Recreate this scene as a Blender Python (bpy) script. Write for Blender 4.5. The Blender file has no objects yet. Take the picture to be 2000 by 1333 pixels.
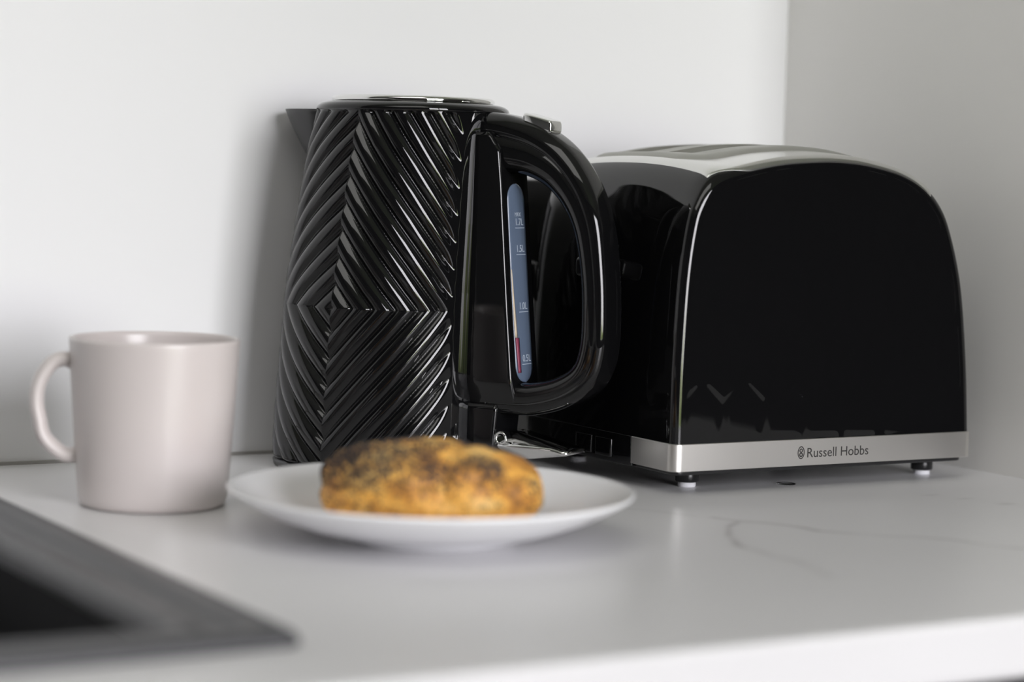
import bpy, bmesh, math, random
from mathutils import Vector, Matrix, noise

random.seed(7)
S = bpy.context.scene
COL = S.collection
PI = math.pi

# ------------------------------------------------------------------ camera
YAW, PITCH, ROLL = math.radians(30.5), math.radians(4.4), math.radians(1.6)
fw = Vector((math.sin(YAW)*math.cos(PITCH), math.cos(YAW)*math.cos(PITCH), -math.sin(PITCH)))
rt0 = Vector((math.cos(YAW), -math.sin(YAW), 0))
up0 = rt0.cross(fw)
rt = rt0*math.cos(ROLL) + up0*math.sin(ROLL)
up = -rt0*math.sin(ROLL) + up0*math.cos(ROLL)
cam_d = bpy.data.cameras.new('camera')
cam_d.sensor_width = 36.0
cam_d.lens = 79.2
cam_d.clip_start = 0.02
cam_d.dof.use_dof = True
cam_d.dof.focus_distance = 1.365
cam_d.dof.aperture_fstop = 3.4
cam_d.dof.aperture_blades = 9
cam = bpy.data.objects.new('camera', cam_d)
COL.objects.link(cam)
cam.matrix_world = Matrix(((rt.x, up.x, -fw.x, 0.0), (rt.y, up.y, -fw.y, -1.328),
                           (rt.z, up.z, -fw.z, 0.189), (0, 0, 0, 1)))
S.camera = cam

# ------------------------------------------------------------------ world: bright overcast sky over a green garden
W = bpy.data.worlds.new('world'); S.world = W; W.use_nodes = True
nt = W.node_tree; nt.nodes.clear()
def wn(t, **k):
    n = nt.nodes.new(t)
    for a, b in k.items(): setattr(n, a, b)
    return n
wo = wn('ShaderNodeOutputWorld'); bg = wn('ShaderNodeBackground'); tc = wn('ShaderNodeTexCoord')
sep = wn('ShaderNodeSeparateXYZ'); nt.links.new(tc.outputs['Generated'], sep.inputs[0])
nz = wn('ShaderNodeTexNoise'); nz.inputs['Scale'].default_value = 9.0; nz.inputs['Detail'].default_value = 4.0
nt.links.new(tc.outputs['Generated'], nz.inputs['Vector'])
ad = wn('ShaderNodeMath', operation='MULTIPLY_ADD'); ad.inputs[1].default_value = 0.40; ad.inputs[2].default_value = 0.31
nt.links.new(nz.outputs['Fac'], ad.inputs[0])
sm = wn('ShaderNodeMath', operation='ADD'); nt.links.new(sep.outputs['Z'], sm.inputs[0]); nt.links.new(ad.outputs[0], sm.inputs[1])
rp = wn('ShaderNodeValToRGB')
el = rp.color_ramp.elements
el[0].position = 0.0; el[0].color = (0.05, 0.07, 0.03, 1)
el[1].position = 1.0; el[1].color = (0.95, 0.945, 1.0, 1)
for p, c in ((0.30, (0.08, 0.11, 0.045, 1)), (0.42, (0.17, 0.21, 0.08, 1)), (0.455, (0.42, 0.46, 0.22, 1)), (0.48, (0.98, 0.965, 1.0, 1))):
    e = el.new(p); e.color = c
nt.links.new(sm.outputs[0], rp.inputs[0]); nt.links.new(rp.outputs[0], bg.inputs['Color'])
bg.inputs['Strength'].default_value = 15.8
nt.links.new(bg.outputs[0], wo.inputs[0])

# daylight portals in the two windows (guide the sky light in)
def portal(x0, x1, z0, z1, y):
    l = bpy.data.lights.new('window_daylight', 'AREA'); l.shape = 'RECTANGLE'
    l.size = x1-x0; l.size_y = z1-z0; l.cycles.is_portal = True
    o = bpy.data.objects.new('window_daylight', l); COL.objects.link(o)
    o.location = ((x0+x1)/2, y, (z0+z1)/2); o.rotation_euler = (PI/2, 0, 0)
def overhead_fill(x, y, sx, sy, power):  # added unseen area light overhead, lifts the ambient and the worktop
    l = bpy.data.lights.new('fill_light', 'AREA'); l.shape = 'RECTANGLE'
    l.size = sx; l.size_y = sy; l.energy = power; l.color = (1.0, 0.98, 0.95)
    o = bpy.data.objects.new('fill_light', l); COL.objects.link(o); o.location = (x, y, 1.585)
overhead_fill(-0.25, -1.3, 1.5, 1.0, 10.5)
WIN = [(0.15, 1.40, -0.35, 1.40)]
for w_ in WIN: portal(w_[0], w_[1], w_[2], w_[3], -3.0)

S.view_settings.view_transform = 'Standard'
S.view_settings.look = 'None'
S.view_settings.gamma = 1.0
S.view_settings.use_curve_mapping = False
S.view_settings.exposure = 0.0
S.cycles.max_bounces = 10
S.cycles.diffuse_bounces = 6
S.cycles.glossy_bounces = 6
S.cycles.use_denoising = True

# ------------------------------------------------------------------ helpers
def mat(name, col, rough=0.5, metal=0.0, ior=1.5, coat=0.0, spec=None, **kw):
    m = bpy.data.materials.new(name); m.use_nodes = True
    b = m.node_tree.nodes['Principled BSDF']
    b.inputs['Base Color'].default_value = (*col, 1)
    b.inputs['Roughness'].default_value = rough
    b.inputs['Metallic'].default_value = metal
    b.inputs['IOR'].default_value = ior
    b.inputs['Coat Weight'].default_value = coat
    for k, v in kw.items(): b.inputs[k].default_value = v
    return m
def nodes(m): return m.node_tree.nodes, m.node_tree.links, m.node_tree.nodes['Principled BSDF']
def bump(m, scale, strength, dist=0.001, detail=3.0, stretch=None):
    N, L, b = nodes(m)
    t = N.new('ShaderNodeTexCoord'); n = N.new('ShaderNodeTexNoise'); bp = N.new('ShaderNodeBump')
    n.inputs['Scale'].default_value = scale; n.inputs['Detail'].default_value = detail
    bp.inputs['Strength'].default_value = strength; bp.inputs['Distance'].default_value = dist
    src = t.outputs['Object']
    if stretch:
        mp = N.new('ShaderNodeMapping'); mp.inputs['Scale'].default_value = stretch
        L.new(src, mp.inputs[0]); src = mp.outputs[0]
    L.new(src, n.inputs['Vector']); L.new(n.outputs['Fac'], bp.inputs['Height']); L.new(bp.outputs[0], b.inputs['Normal'])
    return n

def mesh_obj(name, verts, faces, m=None, parent=None, smooth=True, loc=None):
    me = bpy.data.meshes.new(name)
    me.from_pydata([tuple(v) for v in verts], [], faces)
    me.update()
    bm = bmesh.new(); bm.from_mesh(me); bmesh.ops.recalc_face_normals(bm, faces=bm.faces); bm.to_mesh(me); bm.free()
    if smooth:
        for p in me.polygons: p.use_smooth = True
    if m: me.materials.append(m)
    o = bpy.data.objects.new(name, me); COL.objects.link(o)
    if parent: o.parent = parent
    if loc: o.location = loc
    return o
def thing(name, loc, label, cat):
    o = bpy.data.objects.new(name, None); COL.objects.link(o); o.location = loc
    o.empty_display_size = 0.02
    o['label'] = label; o['category'] = cat
    return o
def tag(o, label, cat): o['label'] = label; o['category'] = cat; return o
def struct(o): o['kind'] = 'structure'; return o

def lathe(profile, n=96, close=True):
    """profile: list of (r,z). first/last with r=0 become poles."""
    V, F, rings = [], [], []
    for r, z in profile:
        if r < 1e-7:
            rings.append([len(V)]); V.append((0, 0, z))
        else:
            rings.append(list(range(len(V), len(V)+n)))
            for i in range(n):
                a = 2*PI*i/n; V.append((r*math.cos(a), r*math.sin(a), z))
    for a, b in zip(rings, rings[1:]):
        if len(a) == 1 and len(b) == 1: continue
        for i in range(n):
            j = (i+1) % n
            if len(a) == 1: F.append((a[0], b[i], b[j]))
            elif len(b) == 1: F.append((a[i], a[j], b[0]))
            else: F.append((a[i], a[j], b[j], b[i]))
    return V, F
def smooth_poly(pts, n=8, closed=False):
    """Catmull-Rom through points of any dimension"""
    P = [Vector(p) for p in pts]; out = []
    N = len(P); rng = range(N) if closed else range(N-1)
    for i in rng:
        p1, p2 = P[i], P[(i+1) % N]
        p0 = P[i-1] if (closed or i > 0) else p1*2-p2
        p3 = P[(i+2) % N] if (closed or i+2 < N) else p2*2-p1
        for k in range(n):
            t = k/n
            out.append(0.5*((2*p1)+(p2-p0)*t+(2*p0-5*p1+4*p2-p3)*t*t+(3*p1-p0-3*p2+p3)*t**3))
    if not closed: out.append(P[-1])
    return out
def loft(sections, cap=True, closed=True):
    V, F = [], []; n = len(sections[0])
    for s in sections: V += [tuple(p) for p in s]
    for a in range(len(sections)-1):
        for i in range(n if closed else n-1):
            j = (i+1) % n
            F.append((a*n+i, a*n+j, (a+1)*n+j, (a+1)*n+i))
    if cap:
        F.append(tuple(range(n))[::-1]); F.append(tuple(range((len(sections)-1)*n, len(sections)*n)))
    return V, F
def rrect(w, h, r, k=6):
    """rounded rectangle outline in 2D, centred"""
    out = []
    for cx, cy, a0 in ((w/2-r, h/2-r, 0), (-w/2+r, h/2-r, PI/2), (-w/2+r, -h/2+r, PI), (w/2-r, -h/2+r, 1.5*PI)):
        for i in range(k+1):
            a = a0+PI/2*i/k; out.append((cx+r*math.cos(a), cy+r*math.sin(a)))
    return out
def rbox(x0, x1, y0, y1, z0, z1, r, er=None, k=6):
    """box with rounded vertical corners r and rounded top/bottom edges er"""
    er = r*0.5 if er is None else er
    cx, cy = (x0+x1)/2, (y0+y1)/2; secs = []
    def ring(ins, z): return [(cx+a, cy+b, z) for a, b in rrect(x1-x0-2*ins, y1-y0-2*ins, max(r-ins, r*0.3), k)]
    for i in range(5):
        a = PI/2*i/4; secs.append(ring(er*(1-math.sin(a)), z0+er*(1-math.cos(a))))
    for i in range(5):
        a = PI/2*(4-i)/4; secs.append(ring(er*(1-math.sin(a)), z1-er*(1-math.cos(a))))
    return loft(secs)
def boxes(L):
    V, F = [], []
    for x0, x1, y0, y1, z0, z1 in L:
        b = len(V)
        V += [(x, y, z) for z in (z0, z1) for y in (y0, y1) for x in (x0, x1)]
        F += [tuple(b+i for i in f) for f in ((0, 1, 3, 2), (4, 5, 7, 6), (0, 1, 5, 4), (2, 3, 7, 6), (0, 2, 6, 4), (1, 3, 7, 5))]
    return V, F
def interp(tbl, x):
    if x <= tbl[0][0]: return tbl[0][1]
    for (a, b), (c, d) in zip(tbl, tbl[1:]):
        if x <= c: return b+(d-b)*(x-a)/(c-a)
    return tbl[-1][1]
def sstep(a, b, x):
    t = max(0.0, min(1.0, (x-a)/(b-a))); return t*t*(3-2*t)
def text_mesh(name, body, size, extrude, m, parent, origin, xdir, ydir, sx=1.0):
    cu = bpy.data.curves.new(name, 'FONT'); cu.body = body; cu.size = size; cu.extrude = extrude
    cu.align_x = 'LEFT'; cu.resolution_u = 4
    t = bpy.data.objects.new(name+'_tmp', cu); COL.objects.link(t)
    me = bpy.data.meshes.new_from_object(t.evaluated_get(bpy.context.evaluated_depsgraph_get()))
    bpy.data.objects.remove(t); me.name = name
    xd, yd = Vector(xdir).normalized(), Vector(ydir).normalized(); zd = xd.cross(yd)
    for v in me.vertices:
        v.co = Vector(origin)+xd*v.co.x*sx+yd*v.co.y+zd*v.co.z
    me.materials.clear(); me.materials.append(m)
    o = bpy.data.objects.new(name, me); COL.objects.link(o); o.parent = parent
    return o

# ------------------------------------------------------------------ materials
M_wall = mat('painted_splashback', (0.80, 0.80, 0.805), 0.45, ior=1.45)
M_wallr = mat('side_panel_paint', (0.86, 0.85, 0.825), 0.4)
M_room = mat('room_paint', (0.78, 0.78, 0.77), 0.8)
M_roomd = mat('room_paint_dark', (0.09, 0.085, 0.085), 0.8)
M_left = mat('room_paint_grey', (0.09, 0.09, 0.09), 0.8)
M_floor = mat('floor_wood', (0.07, 0.05, 0.036), 0.6)
M_black = mat('black_gloss_plastic', (0.0045, 0.0045, 0.005), 0.035, ior=1.52)
M_black2 = mat('black_satin_plastic', (0.012, 0.012, 0.013), 0.30)
M_spout = mat('spout_reflection_grey', (0.055, 0.055, 0.058), 0.4)  # grey of the spout's reflections put into its base colour
M_chrome = mat('chrome', (0.80, 0.80, 0.79), 0.06, metal=1.0)
M_steel = mat('brushed_steel', (0.74, 0.72, 0.69), 0.36, metal=1.0)
bump(M_steel, 900, 0.06, 0.0002, 2.0, (1, 1, 0.03))
M_steeltop = mat('brushed_steel_top', (0.74, 0.74, 0.72), 0.22, metal=1.0)
M_surround = mat('steel_reflection_grey', (0.36, 0.36, 0.325), 0.42, metal=0.7)  # darker than the top plate: a grey reflection put into the colour
M_dark = mat('dark_metal', (0.02, 0.02, 0.02), 0.5)
M_logo = mat('dark_print', (0.02, 0.018, 0.016), 0.5)
M_pad = mat('white_rubber', (0.75, 0.75, 0.78), 0.6)
M_mug = mat('pinkish_stoneware_glaze', (0.655, 0.60, 0.583), 0.30, coat=0.25)
M_mug.node_tree.nodes['Principled BSDF'].inputs['Coat Roughness'].default_value = 0.22
M_plate = mat('white_porcelain', (0.90, 0.90, 0.92), 0.22)
M_socket = mat('black_socket_plastic', (0.008, 0.008, 0.008), 0.35)
M_cab = mat('dark_cabinet', (0.02, 0.02, 0.022), 0.5)
M_gauge = mat('translucent_gauge', (0.11, 0.145, 0.215), 0.20)
M_print = mat('gauge_print', (0.42, 0.48, 0.58), 0.5)
M_red = mat('red_strip', (0.25, 0.045, 0.085), 0.3)
M_cream = mat('cream_streak', (0.62, 0.52, 0.40), 0.3)
M_frame = mat('window_frame_white', (0.7, 0.7, 0.7), 0.5)
M_drop = mat('water', (1, 1, 1), 0.0, ior=1.33); nodes(M_drop)[2].inputs['Transmission Weight'].default_value = 1.0

# marble laminate with veins stored as a surface attribute
M_top = mat('pale_marble_laminate', (0.70, 0.69, 0.69), 0.30, ior=1.4)
N, L, b = nodes(M_top)
at = N.new('ShaderNodeAttribute'); at.attribute_name = 'vein'
t = N.new('ShaderNodeTexCoord'); n1 = N.new('ShaderNodeTexNoise'); n1.inputs['Scale'].default_value = 3.0; n1.inputs['Detail'].default_value = 5.0
L.new(t.outputs['Object'], n1.inputs['Vector'])
r1 = N.new('ShaderNodeValToRGB'); r1.color_ramp.elements[0].position = 0.3; r1.color_ramp.elements[1].position = 0.7
r1.color_ramp.elements[0].color = (0.70, 0.692, 0.696, 1); r1.color_ramp.elements[1].color = (0.76, 0.753, 0.758, 1)
L.new(n1.outputs['Fac'], r1.inputs[0])
mx = N.new('ShaderNodeMix'); mx.data_type = 'RGBA'; mx.inputs[7].default_value = (0.20, 0.185, 0.17, 1)
L.new(at.outputs['Fac'], mx.inputs[0]); L.new(r1.outputs[0], mx.inputs[6]); L.new(mx.outputs[2], b.inputs['Base Color'])

M_sink = mat('grey_granite_composite', (0.075, 0.076, 0.08), 0.42)
N, L, b = nodes(M_sink)
t = N.new('ShaderNodeTexCoord'); n1 = N.new('ShaderNodeTexNoise'); n1.inputs['Scale'].default_value = 900.0
r1 = N.new('ShaderNodeValToRGB'); r1.color_ramp.elements[0].color = (0.030, 0.030, 0.033, 1); r1.color_ramp.elements[1].color = (0.085, 0.085, 0.09, 1)
L.new(t.outputs['Object'], n1.inputs['Vector']); L.new(n1.outputs['Fac'], r1.inputs[0]); L.new(r1.outputs[0], b.inputs['Base Color'])
M_bowl = mat('black_bowl_enamel', (0.006, 0.006, 0.007), 0.5)

# ------------------------------------------------------------------ setting
wb = struct(mesh_obj('wall_back', *boxes([(-2.2, 4.3, 0.0, 0.12, -0.9, 1.6)]), M_wall, smooth=False))
struct(mesh_obj('wall_right', *boxes([(1.008, 1.07, -0.285, 0.0, -0.9, 1.6)]), M_wallr, smooth=False))
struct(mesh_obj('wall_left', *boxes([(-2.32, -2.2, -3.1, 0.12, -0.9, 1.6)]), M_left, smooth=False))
struct(mesh_obj('wall_far_right', *boxes([(4.3, 4.42, -3.1, 0.12, -0.9, 1.6)]), M_room, smooth=False))
struct(mesh_obj('floor', *boxes([(-2.32, 4.42, -3.12, 0.12, -1.0, -0.9)]), M_floor, smooth=False))
struct(mesh_obj('ceiling', *boxes([(-2.32, 4.42, -3.12, 0.12, 1.6, 1.7)]), M_room, smooth=False))
(a0, a1, a2, a3), = WIN
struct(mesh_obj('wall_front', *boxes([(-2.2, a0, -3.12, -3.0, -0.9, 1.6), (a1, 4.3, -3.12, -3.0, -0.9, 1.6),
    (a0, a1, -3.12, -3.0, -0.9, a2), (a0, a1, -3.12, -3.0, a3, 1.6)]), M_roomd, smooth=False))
def window(n, x0, x1, z0, z1):
    f = 0.05; mxx = (x0+x1)/2
    struct(mesh_obj('window_%d' % n, *boxes([(x0, x0+f, -3.09, -3.03, z0, z1), (x1-f, x1, -3.09, -3.03, z0, z1),
        (x0, x1, -3.09, -3.03, z0, z0+f), (x0, x1, -3.09, -3.03, z1-f, z1), (mxx-f/2, mxx+f/2, -3.09, -3.03, z0, z1)]), M_frame, smooth=False))
window(1, a0, a1, a2, a3)
struct(mesh_obj('trim_1', *boxes([(-1.0, 1.008, -0.0025, 0.0, 0.0, 0.0020)]), mat('sealant_strip', (0.34, 0.33, 0.31), 0.4), smooth=False))

# ------------------------------------------------------------------ worktop (with the sink cut-out)
SX0, SX1, SY0, SY1 = -0.18, 0.374, -0.541, -0.08      # outer edge of sink rim
HX0, HX1, HY0, HY1 = SX0+0.016, SX1-0.016, SY0+0.016, SY1-0.016
VEINS = [([(0.680,-0.262),(0.697,-0.285),(0.716,-0.318)], 0.0011, 0.35), ([(0.722,-0.327),(0.728,-0.341),(0.744,-0.360),(0.749,-0.385)], 0.0014, 0.75),
         ([(0.749,-0.385),(0.768,-0.405),(0.786,-0.421),(0.800,-0.437),(0.806,-0.456),(0.816,-0.470),(0.835,-0.49)], 0.0016, 0.5),
         ([(0.727,-0.341),(0.712,-0.356),(0.698,-0.375),(0.686,-0.394),(0.679,-0.413)], 0.0020, 0.6), ([(0.679,-0.413),(0.678,-0.433),(0.678,-0.460),(0.670,-0.494)], 0.003, 0.25),
         ([(0.15,-0.04),(0.32,-0.06),(0.40,-0.03)], 0.003, 0.2), ([(0.9,-0.3),(0.95,-0.4),(1.0,-0.42)], 0.002, 0.3)]
def segd(px, py, a, b):
    vx, vy = b[0]-a[0], b[1]-a[1]; t = max(0, min(1, ((px-a[0])*vx+(py-a[1])*vy)/(vx*vx+vy*vy)))
    return math.hypot(px-a[0]-t*vx, py-a[1]-t*vy)
VS = [(smooth_poly([Vector((*p, 0)) for p in pts], 5), w, s) for pts, w, s in VEINS]
def vein(x, y):
    v = 0.0
    jx = 0.0025*noise.noise(Vector((x*60, y*60, 0))); jy = 0.0025*noise.noise(Vector((x*60, y*60, 9)))
    for P, w, s in VS:
        if not (min(p.x for p in P)-.012 < x < max(p.x for p in P)+.012 and min(p.y for p in P)-.012 < y < max(p.y for p in P)+.012): continue
        d = min(segd(x+jx, y+jy, P[i], P[i+1]) for i in range(len(P)-1))
        m_ = 0.6+0.8*noise.noise(Vector((x*45, y*45, 3)))
        v = max(v, s*max(0.15, m_)*math.exp(-(d/w)**2)+0.10*s*math.exp(-(d/(4*w))**2))
    return min(v, 1.0)
CY0, TH = -0.606, 0.028
def frange(a, b, st):
    n = max(1, round((b-a)/st)); return [a+(b-a)*i/n for i in range(n+1)]
xs = [-1.0, SX0-0.02]+[HX0]+frange(HX0+0.1, HX1, 0.2)+frange(HX1+0.005, 0.66, 0.02)[0:]+frange(0.662, 0.86, 0.0016)+frange(0.87, 1.008, 0.01)
er = 0.0025
ys = [CY0+er]+frange(CY0+0.006, HY0, 0.01)+frange(HY0+0.004, -0.25, 0.0016)+frange(-0.245, HY1, 0.02)+[-0.06, 0.0]
xs = sorted(set(round(v, 5) for v in xs)); ys = sorted(set(round(v, 5) for v in ys))
if ys[0] > CY0+er: ys[0] = CY0+er
V, F, A = [], [], []
nx, ny = len(xs), len(ys)
for y in ys:
    for x in xs: V.append((x, y, 0)); A.append(vein(x, y) if x > 0.6 else 0.0)
for j in range(ny-1):
    for i in range(nx-1):
        cx, cy = (xs[i]+xs[i+1])/2, (ys[j]+ys[j+1])/2
        if HX0 < cx < HX1 and HY0 < cy < HY1: continue
        F.append((j*nx+i, j*nx+i+1, (j+1)*nx+i+1, (j+1)*nx+i))
# rounded front edge, front face, underside, back and ends
prev = [i for i in range(nx)]
for (yy, zz) in [(CY0+er*(1-math.sin(a)), -er*(1-math.cos(a))) for a in (PI/8, PI/4, 3*PI/8, PI/2)]+[(CY0, -TH+er), (CY0+er*.3, -TH+er*.3), (CY0+er, -TH), (HY0, -TH)]:
    cur = []
    for i in range(nx): cur.append(len(V)); V.append((xs[i], yy, zz)); A.append(0.0)
    for i in range(nx-1): F.append((prev[i], prev[i+1], cur[i+1], cur[i]))
    prev = cur
base = len(V)
bx = [(HX0, HY0), (HX1, HY0), (HX1, HY1), (HX0, HY1)]
for (x, y) in bx:
    for z in (0, -TH): V.append((x, y, z)); A.append(0)
for i in range(4):
    j = (i+1) % 4; F.append((base+2*i, base+2*j, base+2*j+1, base+2*i+1))
top = mesh_obj('worktop', V, F, M_top)
me = top.data
av = me.attributes.new('vein', 'FLOAT', 'POINT'); av.data.foreach_set('value', A)
for p in me.polygons: p.use_smooth = abs(p.normal.z) < 0.999 and abs(p.normal.y) < 0.999
tag(top, 'pale grey marble-look kitchen worktop with fine dark veins and white front edge', 'worktop')

# base cabinet under the worktop (dark recessed front)
cb = thing('base_cabinet', (0, 0, -0.9), 'dark base cabinet just visible below the worktop at the lower right corner', 'cabinet')
mesh_obj('carcass', *boxes([(-1.0, 1.006, -0.575, -0.557, 0.1, 0.87), (-1.0, -0.982, -0.557, -0.004, 0.1, 0.87), (0.985, 1.006, -0.557, -0.004, 0.1, 0.87),
    (-1.0, 1.006, -0.557, -0.004, 0.1, 0.118), (-0.98, 0.98, -0.52, -0.50, 0.0, 0.1)]), M_cab, cb, smooth=False)
for k in range(3):
    x0 = -0.997+k*0.668
    d = mesh_obj('door', *boxes([(x0, x0+0.664, -0.597, -0.577, 0.12, 0.835)]), M_cab, cb, smooth=False)

# ------------------------------------------------------------------ sink
sk = thing('kitchen_sink', (0, 0, 0), 'dark grey composite sink with black bowl set into the worktop at lower left', 'sink')
cx, cy = (SX0+SX1)/2, (SY0+SY1)/2
def sring(ins, z, r, k=8): return [(cx+a, cy+b-0.013*sstep(0.018, 0.031, ins), z) for a, b in rrect(SX1-SX0-2*ins, SY1-SY0-2*ins, r, k)]
prof = [(0.0005, 0.0003, .006), (0.0, 0.0015, .006), (0.0010, 0.0044, .006), (0.003, 0.0060, .006), (0.008, 0.0064, .008), (0.014, 0.0062, .010), (0.0165, 0.0050, .011), (0.018, 0.0026, .011),
        (0.030, 0.0022, .012), (0.0315, 0.0044, .012), (0.034, 0.0060, .012), (0.0395, 0.0062, .013), (0.0425, 0.0052, .013), (0.0445, 0.0020, .014), (0.0455, -0.004, .015)]
mesh_obj('rim', *loft([sring(i_, z_, r_) for i_, z_, r_ in prof], cap=False), M_sink, sk)
prof = [(0.0455, -0.0045, .015), (0.048, -0.10, .022), (0.060, -0.150, .035), (0.075, -0.165, .04), (0.19, -0.170, .03)]
V, F = loft([sring(i_, z_, r_) for i_, z_, r_ in prof], cap=False)
n_ = len(V)//len(prof); F.append(tuple(range(len(V)-n_, len(V))))
mesh_obj('bowl', V, F, M_bowl, sk)
pr = [(0.0, -0.1665), (0.018, -0.1665), (0.030, -0.1645), (0.040, -0.1655), (0.042, -0.1690)]
o = mesh_obj('drain', *lathe(pr, 48), M_chrome, sk); o.location = (cx, cy, 0)

# ------------------------------------------------------------------ kettle
KX, KY = 0.64658, -0.07662
h = Vector((0.4924, -0.8703, 0)); m_ = Vector((0.8703, 0.4924, 0))      # handle direction, across (away from camera)
def kp(r, m, z): return (h.x*r+m_.x*m, h.y*r+m_.y*m, z)
base = thing('power_stand', (KX, KY, 0), 'black round power base under the kettle', 'power stand')
mesh_obj('plate', *lathe([(0, 0.001), (0.066, 0.001), (0.0695, 0.0015), (0.0700, 0.004), (0.0690, 0.0055), (0.0, 0.0055)], 128), M_black2, base)
mesh_obj('foot_ring', *lathe([(0.050, 0.0), (0.056, 0.0), (0.056, 0.001), (0.050, 0.001)], 64), M_dark, base)
mesh_obj('connector', *lathe([(0, 0.0095), (0.010, 0.0095), (0.012, 0.0085), (0.012, 0.0055)], 32), M_black2, base)

kt = thing('kettle', (KX, KY, 0), 'tall glossy black electric kettle with diamond-shaped ridges on its side', 'kettle')
RZ = [(0.0060, .0692), (0.0075, .0708), (0.0289, .0703), (0.0741, .0689), (0.1128, .0676), (0.1545, .0650), (0.1992, .0615), (0.2247, .0586)]
CZ = [(0.0, 0.0), (0.0289, .0003), (0.0741, .0022), (0.1128, .0039), (0.1545, .0074), (0.1992, .0115), (0.2247, .0150)]
Z0, LAM, DEP = 0.1022, 0.0163, 0.0033
SL, SR = 0.84, 1.18
def groove(phi, z, R):
    """phi: angle from the handle direction, 0..pi"""
    u = phi-PI/2
    mask = sstep(math.radians(24), math.radians(33), phi)*(1-sstep(math.radians(152), math.radians(160), phi))
    mask *= 1-sstep(0.2195, 0.2215, z)
    if mask <= 0: return 0
    k = SR if u < 0 else SL
    v = (abs(z-Z0)+k*R*abs(u))/LAM
    f = (v+0.10) % 1.0
    # rounded pillow ridge with a sharp valley, crest slightly off centre
    f = f**0.85
    s = 1-abs(2*f-1)**2.1
    return mask*(s-1.0)*DEP
NT, NZ = 720, 440
V, F = [], []
zs = [0.0060, 0.0065, 0.0075]+[0.0085+(0.2215-0.0085)*i/NZ for i in range(NZ+1)]
for z in zs:
    R, c = interp(RZ, z), interp(CZ, z)
    for i in range(NT):
        a = 2*PI*i/NT                     # 0 = handle dir; camera side = positive
        aa = a if a <= PI else 2*PI-a
        r = R+groove(aa, z, 0.066)
        V.append(kp(c+r*math.cos(a), -r*math.sin(a), z))
n_z = len(zs)
for j in range(n_z-1):
    for i in range(NT):
        k = (i+1) % NT; F.append((j*NT+i, j*NT+k, (j+1)*NT+k, (j+1)*NT+i))
F.append(tuple(range(NT)))
mesh_obj('body', V, F, M_black, kt)
# rim and lid on the shifted axis
c = 0.0150
def klathe(name, prof, m, parent, n=160, cc=c):
    V, F = lathe(prof, n); V = [kp(cc+x, -y, z) for x, y, z in V]; return mesh_obj(name, V, F, m, parent)
klathe('top_rim', [(0.0560, 0.2205), (0.0592, 0.2212), (0.0596, 0.2222), (0.0590, 0.2240), (0.0570, 0.2256), (0.0540, 0.2266), (0.0520, 0.2269), (0.0508, 0.2262), (0.0508, 0.2240)], M_black, kt)
lid = klathe('lid', [(0.0, 0.2312), (0.020, 0.2311), (0.036, 0.2307), (0.0465, 0.2300), (0.0465, 0.2250)], M_black2, kt)
klathe('chrome_lid_ring', [(0.0465, 0.2299), (0.0475, 0.2306), (0.0490, 0.2304), (0.0503, 0.2294), (0.0506, 0.2282), (0.0500, 0.2270), (0.0500, 0.2250)], M_chrome, lid)['label'] = 'polished metal ring around the lid'

# spout: open wedge at the wall side
V, F = [], []
secs = []
for t_ in [i/14 for i in range(15)]:
    z = 0.2222-(0.2222-0.172)*t_
    tip = -0.0790+(0.0790-0.0475)*(t_**1.15)*1.0
    cc, R = interp(CZ, z), interp(RZ, z)
    wid = 0.020*(1-t_)**0.8+0.002
    back = cc-R+0.006
    tip = min(tip, cc-R+0.003)
    ring = []
    for k in range(13):
        a = -PI/2+PI*k/12
        ring.append(kp(back-(back-tip)*math.cos(a)**0.9 if abs(math.cos(a)) > 1e-6 else back, wid*math.sin(a), z))
    secs.append(ring)
sp = mesh_obj('spout', *loft(secs, cap=True), M_spout, kt); sp['label'] = 'satin pouring spout, grey reflection put into its colour'

# handle: swept bow
path = [(.060, .2040), (.0712, .2045), (.0874, .2032), (.1053, .1990), (.1214, .1900), (.1350, .1750), (.1440, .1564), (.1488, .1324), (.1508, .1082), (.1503, .0838),
        (.1445, .0670), (.1300, .0565), (.1110, .0510), (.0960, .0500), (.080, .0500)]
thk = [.036, .036, .034, .031, .0275, .0230, .0195, .0170, .0165, .0168, .0180, .0190, .0195, .0195, .0195]
P4 = smooth_poly([Vector((p[0], p[1], t_)) for p, t_ in zip(path, thk)], 8)
def hsec(w, t):
    """rounded section with a fine seam groove along each side"""
    r = min(w, t)*0.34; out = []
    base_ = rrect(w, t, r, 7)
    res = []
    n = len(base_)
    for i in range(n):
        a, b = base_[i], base_[(i+1) % n]
        res.append(a)
        if abs(a[0]-b[0]) < 1e-9 and abs(a[1]-b[1]) > 0.001:   # vertical side
            sgn = 1 if a[0] > 0 else -1; d = 1 if b[1] > a[1] else -1
            mid = -0.10*t
            for off, dep in ((-0.0009, 0), (-0.0004, 0.0006), (0.0004, 0.0006), (0.0009, 0)):
                res.append((a[0]-sgn*dep, mid+d*off))
    return res
secs = []
for i, q in enumerate(P4):
    a = P4[max(i-1, 0)]; b = P4[min(i+1, len(P4)-1)]
    tx, tz = b.x-a.x, b.y-a.y; l = math.hypot(tx, tz); tx /= l; tz /= l
    nx_, nz_ = -tz, tx                     # inward/outward in plane
    secs.append([kp(q.x-nx_*v, u, q.y-nz_*v) for u, v in hsec(0.0270, q.z)])
hd = mesh_obj('handle', *loft(secs), M_black, kt)
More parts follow.
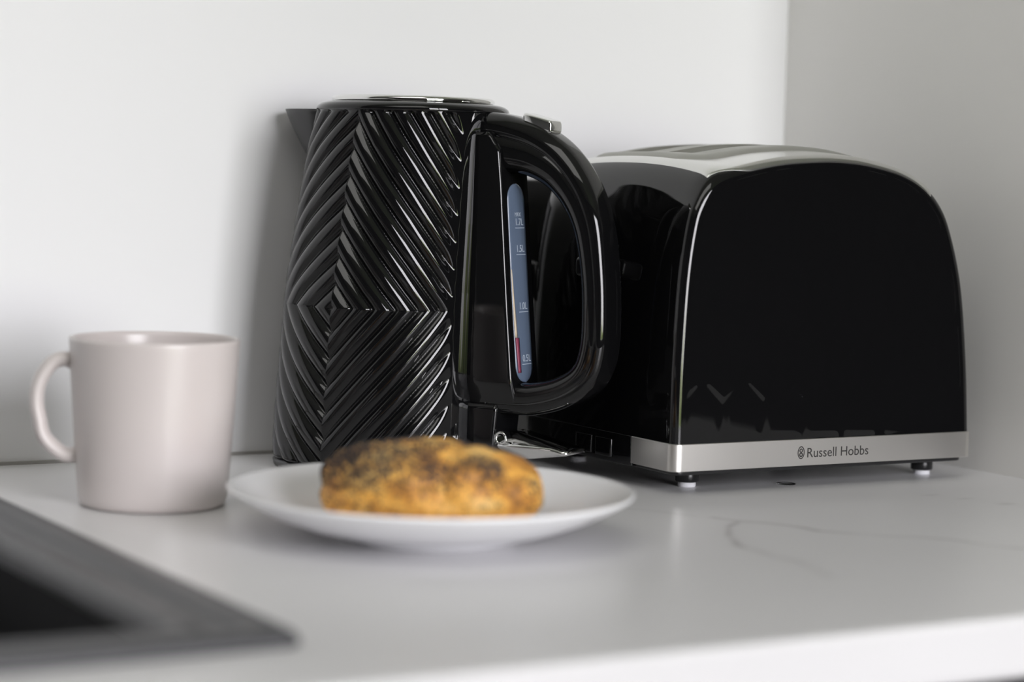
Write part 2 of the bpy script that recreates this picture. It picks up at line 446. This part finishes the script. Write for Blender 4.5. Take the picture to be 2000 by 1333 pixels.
# column against the body that carries the gauge
cpath = [(0.2100, .0800), (0.2000, .0868), (0.1785, .0893), (0.1359, .0930), (0.1000, .0962), (0.0633, .0998), (0.0470, .1012), (0.0435, .0990)]
cz = sorted(cpath)
secs = []
for i in range(50):
    z = 0.0435+(0.2100-0.0435)*i/49
    ro = interp(cz, z); cc = interp(CZ, z); ri = cc+interp(RZ, z)-0.012
    w = 0.034*(1-0.25*sstep(0.062, 0.0435, z)); r = 0.0024
    ring = []
    for (u, v) in rrect(ro-ri, w, r, 7): ring.append(kp((ro+ri)/2+u, v, z))
    secs.append(ring)
col_ = mesh_obj('handle_mount', *loft(secs), M_black, kt)
secs = []
for z, ro in [(0.0075, .0840), (0.0085, .0860), (0.0120, .0870), (0.0300, .0880), (0.0420, .0890), (0.0460, .0890)]:
    secs.append([kp(0.0750+u, v, z) for u, v in rrect(2*(ro-0.0750), 0.030, 0.0024, 6)])
mesh_obj('switch_housing', *loft(secs), M_black, kt)
# water gauge
def gauge_strip(z0, z1, m0, m1, off, rnd=True, n=60):
    V, F, = [], []
    for i in range(n+1):
        z = z0+(z1-z0)*(0.5-0.5*math.cos(PI*i/n))
        w0, w1 = m0, m1
        if rnd:
            hw = (m1-m0)/2; mc = (m0+m1)/2; e = min(z-z0, z1-z)
            f = 1.0 if e >= hw else math.sqrt(max(0, 1-((hw-e)/hw)**2))
            w0, w1 = mc-hw*f, mc+hw*f
        ro = interp(cz, z)
        for k in range(9):
            s_ = k/8; mm = w0+(w1-w0)*s_
            V.append(kp(ro+off+0.0008*(1-(2*s_-1)**2), mm, z))
    for i in range(n):
        for k in range(8): F.append((i*9+k, i*9+k+1, (i+1)*9+k+1, (i+1)*9+k))
    b = len(V)
    V += [(x-h.x*0.002, y-h.y*0.002, z) for x, y, z in V]
    for i in range(n):
        F.append((i*9, (i+1)*9, b+(i+1)*9, b+i*9)); F.append((i*9+8, (i+1)*9+8, b+(i+1)*9+8, b+i*9+8))
    return V, F
ga = mesh_obj('water_gauge', *gauge_strip(0.0600, 0.1795, -0.0105, 0.0095, 0.0002), M_gauge, kt); ga['label'] = 'blue-grey translucent water level window'
def plain(z0, z1, m0a, m1a, m0b, m1b, off):
    secs = []
    for i in range(13):
        t_ = i/12; z = z0+(z1-z0)*t_; ro = interp(cz, z)+off
        a, b = m0a+(m0b-m0a)*t_, m1a+(m1b-m1a)*t_
        secs.append([kp(ro, a, z), kp(ro+.0002, (a+b)/2, z), kp(ro, b, z), kp(ro-.001, (a+b)/2, z)])
    return loft(secs)
mesh_obj('red_strip', *plain(0.066, 0.087, -.0088, -.0048, -.0102, -.0052, 0.0008), M_red, ga)['label'] = 'dark red strip in the gauge'  # narrow dark red strip laid over the gauge
mesh_obj('streak', *plain(0.0872, 0.128, -.0102, -.0064, -.0104, -.0098, 0.0006), M_cream, ga)['label'] = 'cream streak at the edge of the gauge'  # tapering cream streak along the gauge edge
gx = Vector(kp(0, 1, 0)); 
def gauge_text(s, z, size, m0):
    ro = interp(cz, z)+0.0012
    d = Vector(kp(interp(cz, z+0.01)-interp(cz, z), 0, 0.01)).normalized()
    text_mesh('gauge_marking', s, size, 0.00008, M_print, ga, kp(ro, m0, z), gx, d, 0.95)
for s, z, line in (('1.7L', 0.1545, 1), ('1.5L', 0.1385, 1), ('1.0L', 0.1040, 1), ('0.5L', 0.0725, 1)):
    gauge_text(s, z, 0.0060, -0.0035 if z < .1 else -.0045)
    a = z-0.0018; ro = interp(cz, a)+0.0012
    mesh_obj('gauge_line', [kp(ro, -.0045, a), kp(ro, .0065, a), kp(ro, .0065, a+.0004), kp(ro, -.0045, a+.0004), kp(ro-.0006, -.0045, a), kp(ro-.0006, .0065, a), kp(ro-.0006, .0065, a+.0004), kp(ro-.0006, -.0045, a+.0004)],
             [(0, 1, 2, 3), (4, 5, 6, 7), (0, 1, 5, 4), (3, 2, 6, 7)], M_print, ga, smooth=False)
gauge_text('MAX', 0.1598, 0.0036, -0.0045)
# lid release button on top of the handle
def wedge(name, r0, r1, z0, z1, w, hgt, m, parent):
    secs = []
    L_ = [(r0, z0, .2), (r0+.0006, z0, .85), (r0+.0016, z0-.0001, 1), (r1-.0016, z1+.0001, 1), (r1-.0006, z1, .85), (r1, z1, .2)]
    for r, z, f in L_:
        secs.append([kp(r, v, z+u) for u, v in rrect(hgt*(0.6+0.4*f), w*(0.9+0.1*f), 0.0016, 4)])
    return mesh_obj(name, *loft(secs), m, parent)
bt = wedge('lid_button', 0.0972, 0.1165, 0.2178, 0.2135, 0.0140, 0.0085, M_chrome, kt); bt['label'] = 'chrome lid release button'
# chrome switch paddle below the handle
secs = []
for r, w, zt, zb in [(.078, .8, .0300, .0140), (.090, .95, .0310, .0130), (.100, 1.0, .0305, .0138), (.112, 1.0, .0280, .0150), (.126, 1.0, .0252, .0172), (.1335, .97, .0240, .0184), (.1362, .90, .0232, .0192), (.1370, .7, .0226, .0200)]:
    zm = 0.5*(zt+zb)-0.0008 if r > .13 else 0.0218
    pts = [(-.0055, zt), (-.0085, zt-.0008), (-.0128, zm+.0012), (-.0138, zm), (-.0132, zm-.0012), (-.0105, zb+.0006), (-.0085, zb), (.0085, zb), (.0105, zb+.0006), (.0132, zm-.0012), (.0138, zm), (.0128, zm+.0012), (.0085, zt-.0008), (.0055, zt)]
    secs.append([kp(r, a*w, b_) for a, b_ in pts])
mesh_obj('switch_paddle', *loft(secs), M_chrome, kt)['label'] = 'chrome on-off paddle'
V, F = [], []
for i in range(32):
    for j in range(10):
        a, b_ = 2*PI*i/32, 2*PI*j/10
        V.append(kp(0.0925+(0.0034+0.0008*math.cos(b_))*math.cos(a), -0.0145-0.0008*math.sin(b_), 0.0265+(0.0034+0.0008*math.cos(b_))*math.sin(a)))
for i in range(32):
    for j in range(10):
        F.append((i*10+j, ((i+1) % 32)*10+j, ((i+1) % 32)*10+(j+1) % 10, i*10+(j+1) % 10))
mesh_obj('glint_ring', V, F, M_chrome, kt)  # small chrome ring standing in for a glint beside the paddle

# ------------------------------------------------------------------ toaster
TXC, TY0, TY1 = 0.8605, -0.251, -0.064
ts = thing('toaster', (TXC, (TY0+TY1)/2, 0), 'glossy black two-slice toaster with silver band around its base', 'toaster')
OX, OY = TXC, (TY0+TY1)/2
out = [(.7515, .0150), (.7515, .0302), (.7515, .055), (.7519, .081), (.7540, .126), (.7580, .1560), (.7625, .1690), (.7705, .1800), (.7848, .1862), (.8150, .1925), (.8449, .1951), (.8650, .1952), (.8843, .1935),
       (.9087, .1885), (.9255, .1812), (.9385, .1703), (.9477, .1544), (.9579, .1224), (.9647, .077), (.9686, .0314), (.9692, .0150)]
O = smooth_poly([Vector((a, b_)) for a, b_ in out], 10)
nO = len(O)
def onrm(i):
    a, b_ = O[max(i-1, 0)], O[min(i+1, nO-1)]; d = b_-a
    n = Vector((-d.y, d.x)); return n.normalized()
NR = [onrm(i) for i in range(nO)]
R1, R2 = 0.0055, 0.032
stations = []
for i in range(9):
    a = PI/2*i/8; stations.append((TY0+R1*(1-math.cos(a)), R1*math.sin(a)))
for i in range(1, 40): stations.append((TY0+R1+(TY1-R2-TY0-R1)*i/40, R1))
for i in range(11):
    a = PI/2*i/10; stations.append((TY1-R2+R2*math.sin(a), R1-R2*(1-math.cos(a))*0.85))
YM = (TY0+TY1)/2; HWD = (TY1-TY0)/2
def crown(y, z):
    t_ = min(1, abs((y-YM)/HWD)); return 0.0042*(1-t_**2.6)*sstep(0.15, 0.19, z)
def tp(i, y, off):
    p = O[i]+NR[i]*off
    return (p.x-OX, y-OY, p.y+crown(y, p.y)+shoulder(p.x, p.y, y))
def shoulder(x, z, y):
    # the end cap is squarer than the front panel: its top corner stands up behind the panel
    t_ = min(1, abs((y-YM)/HWD))
    return (0.0018*sstep(0.0, 0.014, y-TY0)*(1-sstep(0.9, 1.0, t_)) + 0.0040*(1-t_*t_))*math.exp(-((x-0.769)/0.016)**2)*sstep(0.15, 0.178, z)
V, F = loft([[tp(i, y, off) for i in range(nO)] for y, off in stations])
shell = mesh_obj('shell', V, F, M_black, ts)
# front panel: slightly raised inner face with shallow honeycomb facets
def side_x(z, left):
    rng_ = range(nO//2) if left else range(nO-1, nO//2, -1)
    prev = None
    for i in rng_:
        if O[i].y >= z:
            if prev is None: return O[i].x
            p, q = O[prev], O[i]
            return p.x+(q.x-p.x)*(z-p.y)/max(1e-9, q.y-p.y)
        prev = i
    return O[nO//2].x
def hexh(x, z):
    # shallow honeycomb relief, pointed cells
    w, hh = 0.030, 0.052
    best = []
    for ox, oz in ((0, 0), (w/2, hh*0.75)):
        a = (x-ox)/w; c_ = (z-oz)/(hh*1.5)
        dx = (a-round(a))*w; dz = (c_-round(c_))*hh*1.5
        # distance to the cell border (pointed hexagon, width w, height hh)
        d = min(w/2-abs(dx), (hh/2-abs(dz)-abs(dx)*(hh/4)/(w/2))*0.88)
        best.append(d)
    return 0.00026*sstep(0, 0.0055, max(best))
V, F = [], []
NU, NV = 200, 170
for j in range(NV+1):
    z = 0.0306+(0.1932-0.0306)*math.sin(PI/2*j/NV)
    xl, xr = side_x(z, True)+.0007, side_x(z, False)-.0007
    for i in range(NU+1):
        x = xl+(xr-xl)*i/NU
        e = min(x-xl, xr-x, z-.0306)
        V.append((x-OX, TY0-OY-0.00005-hexh(x, z)*sstep(0, .004, e), z))
for j in range(NV):
    for i in range(NU): F.append((j*(NU+1)+i, j*(NU+1)+i+1, (j+1)*(NU+1)+i+1, (j+1)*(NU+1)+i))
mesh_obj('front_panel', V, F, M_black, ts)
# steel top plate following the crown
ia = min(range(nO), key=lambda i: (O[i]-Vector((.7700, .1800))).length); ib = min(range(nO), key=lambda i: (O[i]-Vector((.9330, .1760))).length)
js = [j for j, s_ in enumerate(stations) if -0.2475 <= s_[0] <= -0.082]
V, F = [], []
nn = ib-ia+1
def mesa(x, y):
    # rounded raised surround of the bread slots
    qx, qy = abs(x-0.853)-(0.078-0.022), abs(y-(-0.158))-(0.062-0.022)
    d = math.hypot(max(qx, 0), max(qy, 0))+min(max(qx, qy), 0)-0.022
    return d
fine_y = [TY0+R1*(1-math.cos(a)) for a in (0.30, 0.42, 0.55, 0.7, 0.85, 1.0, 1.2, 1.4)]+[TY0+R1+(-0.0800-TY0-R1)*k/88 for k in range(89)]
def off_at(y):
    for (a, b_), (c_, d_) in zip(stations, stations[1:]):
        if a <= y <= c_: return b_+(d_-b_)*(y-a)/(c_-a+1e-9)
    return R1
OF = smooth_poly([Vector((O[i].x, O[i].y)) for i in range(ia, ib+1)], 2)
def nrmF(i):
    a, b_ = OF[max(i-1, 0)], OF[min(i+1, len(OF)-1)]; d = b_-a; return Vector((-d.y, d.x)).normalized()
def topsurf(i, y, extra):
    p = OF[i]+nrmF(i)*(off_at(y)+extra); return (p.x-OX, y-OY, p.y+crown(y, p.y)+shoulder(p.x, p.y, y))
nF = len(OF)
for y_ in fine_y:
    for i in range(nF):
        cut = 0.006*(1-sstep(.768, .796, OF[i].x)); tt = (fine_y[-1]-y_)/(fine_y[-1]-fine_y[0]); y = y_+cut*tt**3
        e = min(1.0, min(i, nF-1-i)/3.0); ey = min(1.0, min((y_-fine_y[0])/0.0006, (fine_y[-1]-y_)/0.003))
        V.append(topsurf(i, y, -0.0003+0.0010*math.sqrt(max(0, min(e, ey)))))
for j in range(len(fine_y)-1):
    for i in range(nF-1): F.append((j*nF+i, j*nF+i+1, (j+1)*nF+i+1, (j+1)*nF+i))
mesh_obj('top_plate', V, F, M_steeltop, ts)['label'] = 'brushed steel top plate'
V, F = [], []
idx = {}
# raised slot surround, grey reflection put into its metal colour
for j, y in enumerate(fine_y):
    for i in range(nF):
        x = OF[i].x; d = mesa(x, y)
        if d < 0.0015:
            e = max(0.0, min(1.0, -d/0.010)); lift = -0.001+0.0028*math.sin(e*PI/2)
            # two bread slots
            for sy in (-0.183, -0.133):
                qx, qy = abs(x-0.853)-0.060, abs(y-sy)-0.0135
                ds = max(qx, qy)
                if ds < 0: lift -= 0.016*min(1.0, -ds/0.0025)
            idx[(j, i)] = len(V); V.append(topsurf(i, y, 0.0012+lift))
for (j, i) in list(idx):
    q = [(j, i), (j, i+1), (j+1, i+1), (j+1, i)]
    if all(k in idx for k in q): F.append(tuple(idx[k] for k in q))
mesh_obj('slot_surround', V, F, M_surround, ts)['label'] = 'raised metal surround of the bread slots, grey reflection put into its colour'
# steel band around the base
def band_piece(pts, z0, z1, t_=0.0010):
    secs = []
    for k, (x, y) in enumerate(pts):
        a = pts[max(k-1, 0)]; b_ = pts[min(k+1, len(pts)-1)]
        d = Vector((b_[0]-a[0], b_[1]-a[1])).normalized(); n = Vector((d.y, -d.x))
        secs.append([(x+n.x*t_-OX, y+n.y*t_-OY, z0+.0003), (x+n.x*t_-OX, y+n.y*t_-OY, z1-.0003), (x+n.x*t_*.6-OX, y+n.y*t_*.6-OY, z1), (x-n.x*.001-OX, y-n.y*.001-OY, z1), (x-n.x*.001-OX, y-n.y*.001-OY, z0), (x+n.x*t_*.6-OX, y+n.y*t_*.6-OY, z0)])
    return loft(secs)
XL, XR = .7515-R1, .9690+R1
def arc(cx_, cy_, r, a0, a1, k=10): return [(cx_+r*math.cos(a0+(a1-a0)*i/k), cy_+r*math.sin(a0+(a1-a0)*i/k)) for i in range(k+1)]
fr = [(XL, -0.2075)]+arc(XL+R1, TY0+R1, R1, PI, 1.5*PI)+[(0.80+0.02*i, TY0) for i in range(8)]+arc(XR-R1, TY0+R1, R1, 1.5*PI, 2*PI)+[(XR, -0.2075)]
bk = [(XR, -0.125)]+arc(XR-.032, TY1-.032, .032, 0, PI/2)+[(XL+.04, TY1)]
bd = mesh_obj('base_band', *band_piece(fr, 0.0140, 0.0303), M_steel, ts, smooth=True)
for o_ in (bd,):
    md = o_.modifiers.new('edges', 'EDGE_SPLIT'); md.split_angle = math.radians(35)
o = mesh_obj('rear_band', *band_piece(bk, 0.0140, 0.0303), M_steel, ts); o.modifiers.new('edges', 'EDGE_SPLIT').split_angle = math.radians(35)
mesh_obj('chassis', *rbox(XL+.003-OX, XR-.003-OX, TY0+.003-OY, TY1-.003-OY, 0.0113, 0.0150, .006, .001), M_black2, ts)
# control panel and lever on the end face
cp = mesh_obj('control_panel', *rbox(XL-.0008-OX, XL+.004-OX, -0.2073-OY, -0.0850-OY, 0.0120, 0.0303, .0010, .0006), M_black, ts)
for k, yy in enumerate((-0.1775, -0.155)):
    mesh_obj('button', *rbox(XL-.0020-OX, XL+.001-OX, yy-.009-OY, yy+.009-OY, 0.0150, 0.0262, .0010, .0006), M_black, cp)
lv = mesh_obj('lever', *rbox(XL-.0140-OX, XL+.004-OX, -0.1850-OY, -0.1570-OY, 0.1240, 0.1360, .004, .003), M_black2, ts)
mesh_obj('lever_slot', *rbox(XL-.0006-OX, XL+.003-OX, -0.1725-OY, -0.1695-OY, 0.0600, 0.1450, .0008, .0004), M_dark, ts)
# feet
for fx, fy in ((.7785, -.2190), (.9590, -.2230), (.7785, -.0950), (.9450, -.0950)):
    ft = mesh_obj('foot', *lathe([(0, .0031), (.0066, .0031), (.0070, .0036), (.0070, .0125), (0, .0125)], 40), M_black2, ts)
    ft.location = (fx-OX, fy-OY, 0)
    mesh_obj('foot_pad', *lathe([(0, 0), (.0050, 0), (.0054, .0004), (.0054, .0031), (0, .0031)], 40), M_pad, ft)['label'] = 'white rubber pad'
# lettering and emblem on the band
yb = TY0-0.0010
text_mesh('brand_lettering', 'Russell Hobbs', 0.0084, 0.00010, M_logo, ts, (.8428-OX, yb-OY, .0190), (1, 0, 0), (0, 0, 1), 1.0)
em = []
V, F = [], []
def ell_ring(cx_, cz_, ro_x, ro_z, ri_x, ri_z, n=32):
    b_ = len(V)
    for i in range(n):
        a = 2*PI*i/n
        for rx, rz, dy in ((ro_x, ro_z, 0), (ri_x, ri_z, 0), (ri_x, ri_z, .0004), (ro_x, ro_z, .0004)):
            V.append((cx_+rx*math.cos(a), yb-.0001-OY+dy, cz_+rz*math.sin(a)))
    for i in range(n):
        j = (i+1) % n
        for k in range(4):
            F.append((b_+i*4+k, b_+j*4+k, b_+j*4+(k+1) % 4, b_+i*4+(k+1) % 4))
ex, ez = .8387-OX, .0221
ell_ring(ex, ez, .0026, .0039, .0020, .0033)
ell_ring(ex, ez+.0012, .0013, .0013, .0006, .0007, 20)
ell_ring(ex, ez-.0013, .0014, .0014, .0006, .0007, 20)
mesh_obj('emblem', V, F, M_logo, ts, smooth=False)

# ------------------------------------------------------------------ socket on the wall behind
so = thing('wall_socket', (0.785, 0, 0.145), 'black wall socket on the back wall, seen through the kettle handle', 'socket')
mesh_obj('cover', *[ (lambda VF: ([(x, -y, z) for x, z, y in VF[0]], VF[1]))(rbox(-.060, .060, -.0365, .0365, .0, .009, .004, .002)) ][0], M_socket, so)
for k in (-1, 1):
    o = mesh_obj('outlet', *lathe([(0.017, 0), (0.0185, .0006), (.020, 0)], 40), M_black2, so); o.rotation_euler = (PI/2, 0, 0); o.location = (k*.028, -.009, 0)

# plug and cord of the toaster
cpts = smooth_poly([Vector(p) for p in ((.770, -.045, .1150), (.786, -.047, .1120), (.7875, -.038, .098), (.7865, -.026, .070), (.7870, -.022, .035), (.7900, -.022, .012), (.806, -.021, .0052), (.835, -.020, .0042), (.870, -.028, .0050), (.890, -.050, .014), (.895, -.070, .018))], 6)
secs = []
for i, p in enumerate(cpts):
    a, b_ = cpts[max(i-1, 0)], cpts[min(i+1, len(cpts)-1)]; d = (b_-a).normalized()
    u_ = d.cross(Vector((0.3, 1, 0.1))).normalized(); v_ = d.cross(u_); r_ = .0038
    secs.append([tuple(p-Vector((OX, OY, 0))+u_*r_*math.cos(2*PI*k/12)+v_*r_*math.sin(2*PI*k/12)) for k in range(12)])
co = mesh_obj('power_cord', *loft(secs), M_black2, ts)
mesh_obj('plug', *rbox(.740-OX, .774-OX, -.0500-OY, -.0115-OY, .1020, .1280, .007, .004), M_black2, co)

# ------------------------------------------------------------------ mug
mg = thing('mug', (0.4529, -0.1766, 0), 'pale pinkish-grey stoneware mug with a round loop handle', 'mug')
pr = [(0, .0035), (.030, .0030), (.0345, .0006), (.0370, .0002), (.0392, .0012), (.0404, .0042), (.0410, .010), (.0421, .025), (.0434, .045), (.0447, .065), (.0458, .084), (.0462, .0895), (.0462, .0906), (.0456, .0915),
      (.0446, .0916), (.0438, .0908), (.0434, .089), (.0428, .080), (.0415, .060), (.0402, .040), (.0388, .018), (.0365, .011), (.030, .0085), (0, .0082)]
mesh_obj('body', *lathe(pr, 128), M_mug, mg)
hp_ = [(-.0430, .0770), (-.0475, .0790), (-.0530, .0780), (-.0575, .0737), (-.0617, .0660), (-.0630, .0560), (-.0614, .0465), (-.0590, .0370), (-.0525, .0300), (-.0465, .0268), (-.0405, .0275)]
HP = smooth_poly([Vector(p) for p in hp_], 6); secs = []
# handle direction: camera-left, turned slightly to the viewer
hdv = Vector((-math.cos(YAW), math.sin(YAW), 0)); hdv = Matrix.Rotation(math.radians(8), 3, 'Z') @ hdv
hac = Vector((-hdv.y, hdv.x, 0))
for i, q in enumerate(HP):
    a, b_ = HP[max(i-1, 0)], HP[min(i+1, len(HP)-1)]; d = (b_-a).normalized(); n = Vector((-d.y, d.x))
    ring = []
    for k in range(16):
        th = 2*PI*k/16; u = .0072*math.cos(th); v = .0042*math.sin(th)
        r_ = -(q.x+n.x*v); zz = q.y+n.y*v
        ring.append((hdv.x*r_+hac.x*u, hdv.y*r_+hac.y*u, zz))
    secs.append(ring)
mesh_obj('handle', *loft(secs), M_mug, mg)

# ------------------------------------------------------------------ plate
PX, PY = 0.5420, -0.3315
pl = thing('plate', (PX, PY, 0), 'white porcelain plate holding the seeded bread roll', 'plate')
pr = [(0, .0022), (.036, .0020), (.0395, .0006), (.0415, .0000), (.0432, .0006), (.0440, .0030), (.0500, .0042), (.066, .0075), (.082, .0135), (.094, .0195), (.1015, .0238), (.1030, .0250), (.1032, .0258), (.1024, .0264),
      (.1010, .0260), (.093, .0218), (.080, .0158), (.066, .0104), (.050, .0068), (.036, .0055), (0, .0052)]
mesh_obj('dish', *lathe(pr, 160), M_plate, pl)

# ------------------------------------------------------------------ bread roll
M_bun = mat('baked_crust', (0.7, 0.4, 0.12), 0.55)
N, L, b = nodes(M_bun)
t = N.new('ShaderNodeTexCoord')
n1 = N.new('ShaderNodeTexNoise'); n1.inputs['Scale'].default_value = 38; n1.inputs['Detail'].default_value = 6; n1.inputs['Roughness'].default_value = 0.6
mp = N.new('ShaderNodeMapping'); mp.inputs['Scale'].default_value = (1, 1, 1.8); L.new(t.outputs['Object'], mp.inputs[0]); L.new(mp.outputs[0], n1.inputs['Vector'])
r1 = N.new('ShaderNodeValToRGB'); e = r1.color_ramp.elements
e[0].position = 0.30; e[0].color = (0.20, 0.085, 0.022, 1); e[1].position = 0.66; e[1].color = (0.82, 0.52, 0.17, 1)
q = e.new(0.44); q.color = (0.60, 0.27, 0.05, 1); q = e.new(0.52); q.color = (0.82, 0.42, 0.08, 1)
L.new(n1.outputs['Fac'], r1.inputs[0]); L.new(r1.outputs[0], b.inputs['Base Color'])
bp = N.new('ShaderNodeBump'); bp.inputs['Strength'].default_value = 0.5; bp.inputs['Distance'].default_value = 0.002
n2 = N.new('ShaderNodeTexNoise'); n2.inputs['Scale'].default_value = 180; L.new(t.outputs['Object'], n2.inputs['Vector'])
L.new(n2.outputs['Fac'], bp.inputs['Height']); L.new(bp.outputs[0], b.inputs['Normal'])
M_seed = mat('poppy_seed', (0.035, 0.032, 0.038), 0.6)
bu = thing('bread_roll', (PX-.0005, PY, 0.0), 'golden oval bread roll covered in dark poppy seeds, lying on the plate', 'bread roll')
ax = Vector((math.cos(YAW), -math.sin(YAW), 0)); ay = Vector((math.sin(YAW), math.cos(YAW), 0))
def bun(th, ph):
    """th azimuth, ph elevation -pi/2..pi/2"""
    e_ = 0.72
    cp_ = math.copysign(abs(math.cos(ph))**e_, math.cos(ph)); sp_ = math.copysign(abs(math.sin(ph))**(0.9 if ph > 0 else .7), math.sin(ph))
    x = 0.0572*cp_*math.cos(th); y = 0.0450*cp_*math.sin(th); z = 0.0212*sp_
    if z > 0: z *= 1.12-0.13*(x/0.057)**2-0.06*(x/0.057)
    p = Vector((x, y, z))
    f = 0.0028*noise.noise(p*45)+0.0011*noise.noise(p*130)
    # folds in the crust
    fold = math.exp(-((x-0.018-0.25*y)/0.004)**2)*0.0022*(1 if z > -0.005 else 0)
    fold2 = math.exp(-((z-0.006-0.12*x)/0.003)**2)*0.0014
    d = p.normalized()
    p = p+d*(f-fold-fold2)
    zz = p.z+0.0212+0.0055
    # rest on the plate's curved well
    rr = math.hypot(p.x, p.y); well = 0.0055 if rr < .036 else .0055+(rr-.036)*0.13
    zz = max(zz, well+0.0004)
    return ax*p.x+ay*p.y+Vector((0, 0, zz))
NT, NP = 160, 90
V, F = [], []
V.append(tuple(bun(0, -PI/2+1e-4)))
for j in range(1, NP):
    for i in range(NT): V.append(tuple(bun(2*PI*i/NT, -PI/2+PI*j/NP)))
V.append(tuple(bun(0, PI/2-1e-4)))
for i in range(NT): F.append((0, 1+(i+1) % NT, 1+i))
for j in range(NP-2):
    for i in range(NT):
        k = (i+1) % NT; F.append((1+j*NT+i, 1+j*NT+k, 1+(j+1)*NT+k, 1+(j+1)*NT+i))
for i in range(NT): F.append((1+(NP-2)*NT+i, 1+(NP-2)*NT+(i+1) % NT, len(V)-1))
mesh_obj('crust', V, F, M_bun, bu)
V, F = [], []
cnt = 0
while cnt < 8500:
    th = random.uniform(0, 2*PI); ph = math.asin(random.uniform(-0.25, 1.0))
    p = bun(th, ph)
    q = Vector(((p.dot(ax)), (p.dot(ay)), p.z))
    dens = 0.12+0.95*sstep(0.024, 0.046, p.z)
    dens *= sstep(-0.25, 0.30, noise.noise(q*42)+0.10+0.5*sstep(0.02, -0.05, q.x))
    if random.random() > dens: continue
    cnt += 1
    s_ = random.uniform(.00048, .00074); b0_ = len(V)
    for d in ((1, 0, 0), (-1, 0, 0), (0, 1, 0), (0, -1, 0), (0, 0, 1), (0, 0, -1)): V.append((p.x+d[0]*s_, p.y+d[1]*s_, p.z+d[2]*s_))
    for f in ((0, 2, 4), (2, 1, 4), (1, 3, 4), (3, 0, 4), (2, 0, 5), (1, 2, 5), (3, 1, 5), (0, 3, 5)): F.append(tuple(b0_+k for k in f))
sd = mesh_obj('poppy_seeds', V, F, M_seed, bu); sd['kind'] = 'stuff'; sd['label'] = 'dark blue-grey poppy seeds sprinkled over the crust'

# ------------------------------------------------------------------ droplet on the worktop
dr = mesh_obj('water_droplet', *lathe([(0, .0007), (.0042, .0008), (.0055, .0007), (.0062, .00015), (.0060, 0.0), (0, 0)], 40), M_drop, loc=(0.8437, -0.2318, 0.0001))
tag(dr, 'small clear water droplet on the worktop in front of the toaster', 'water droplet')
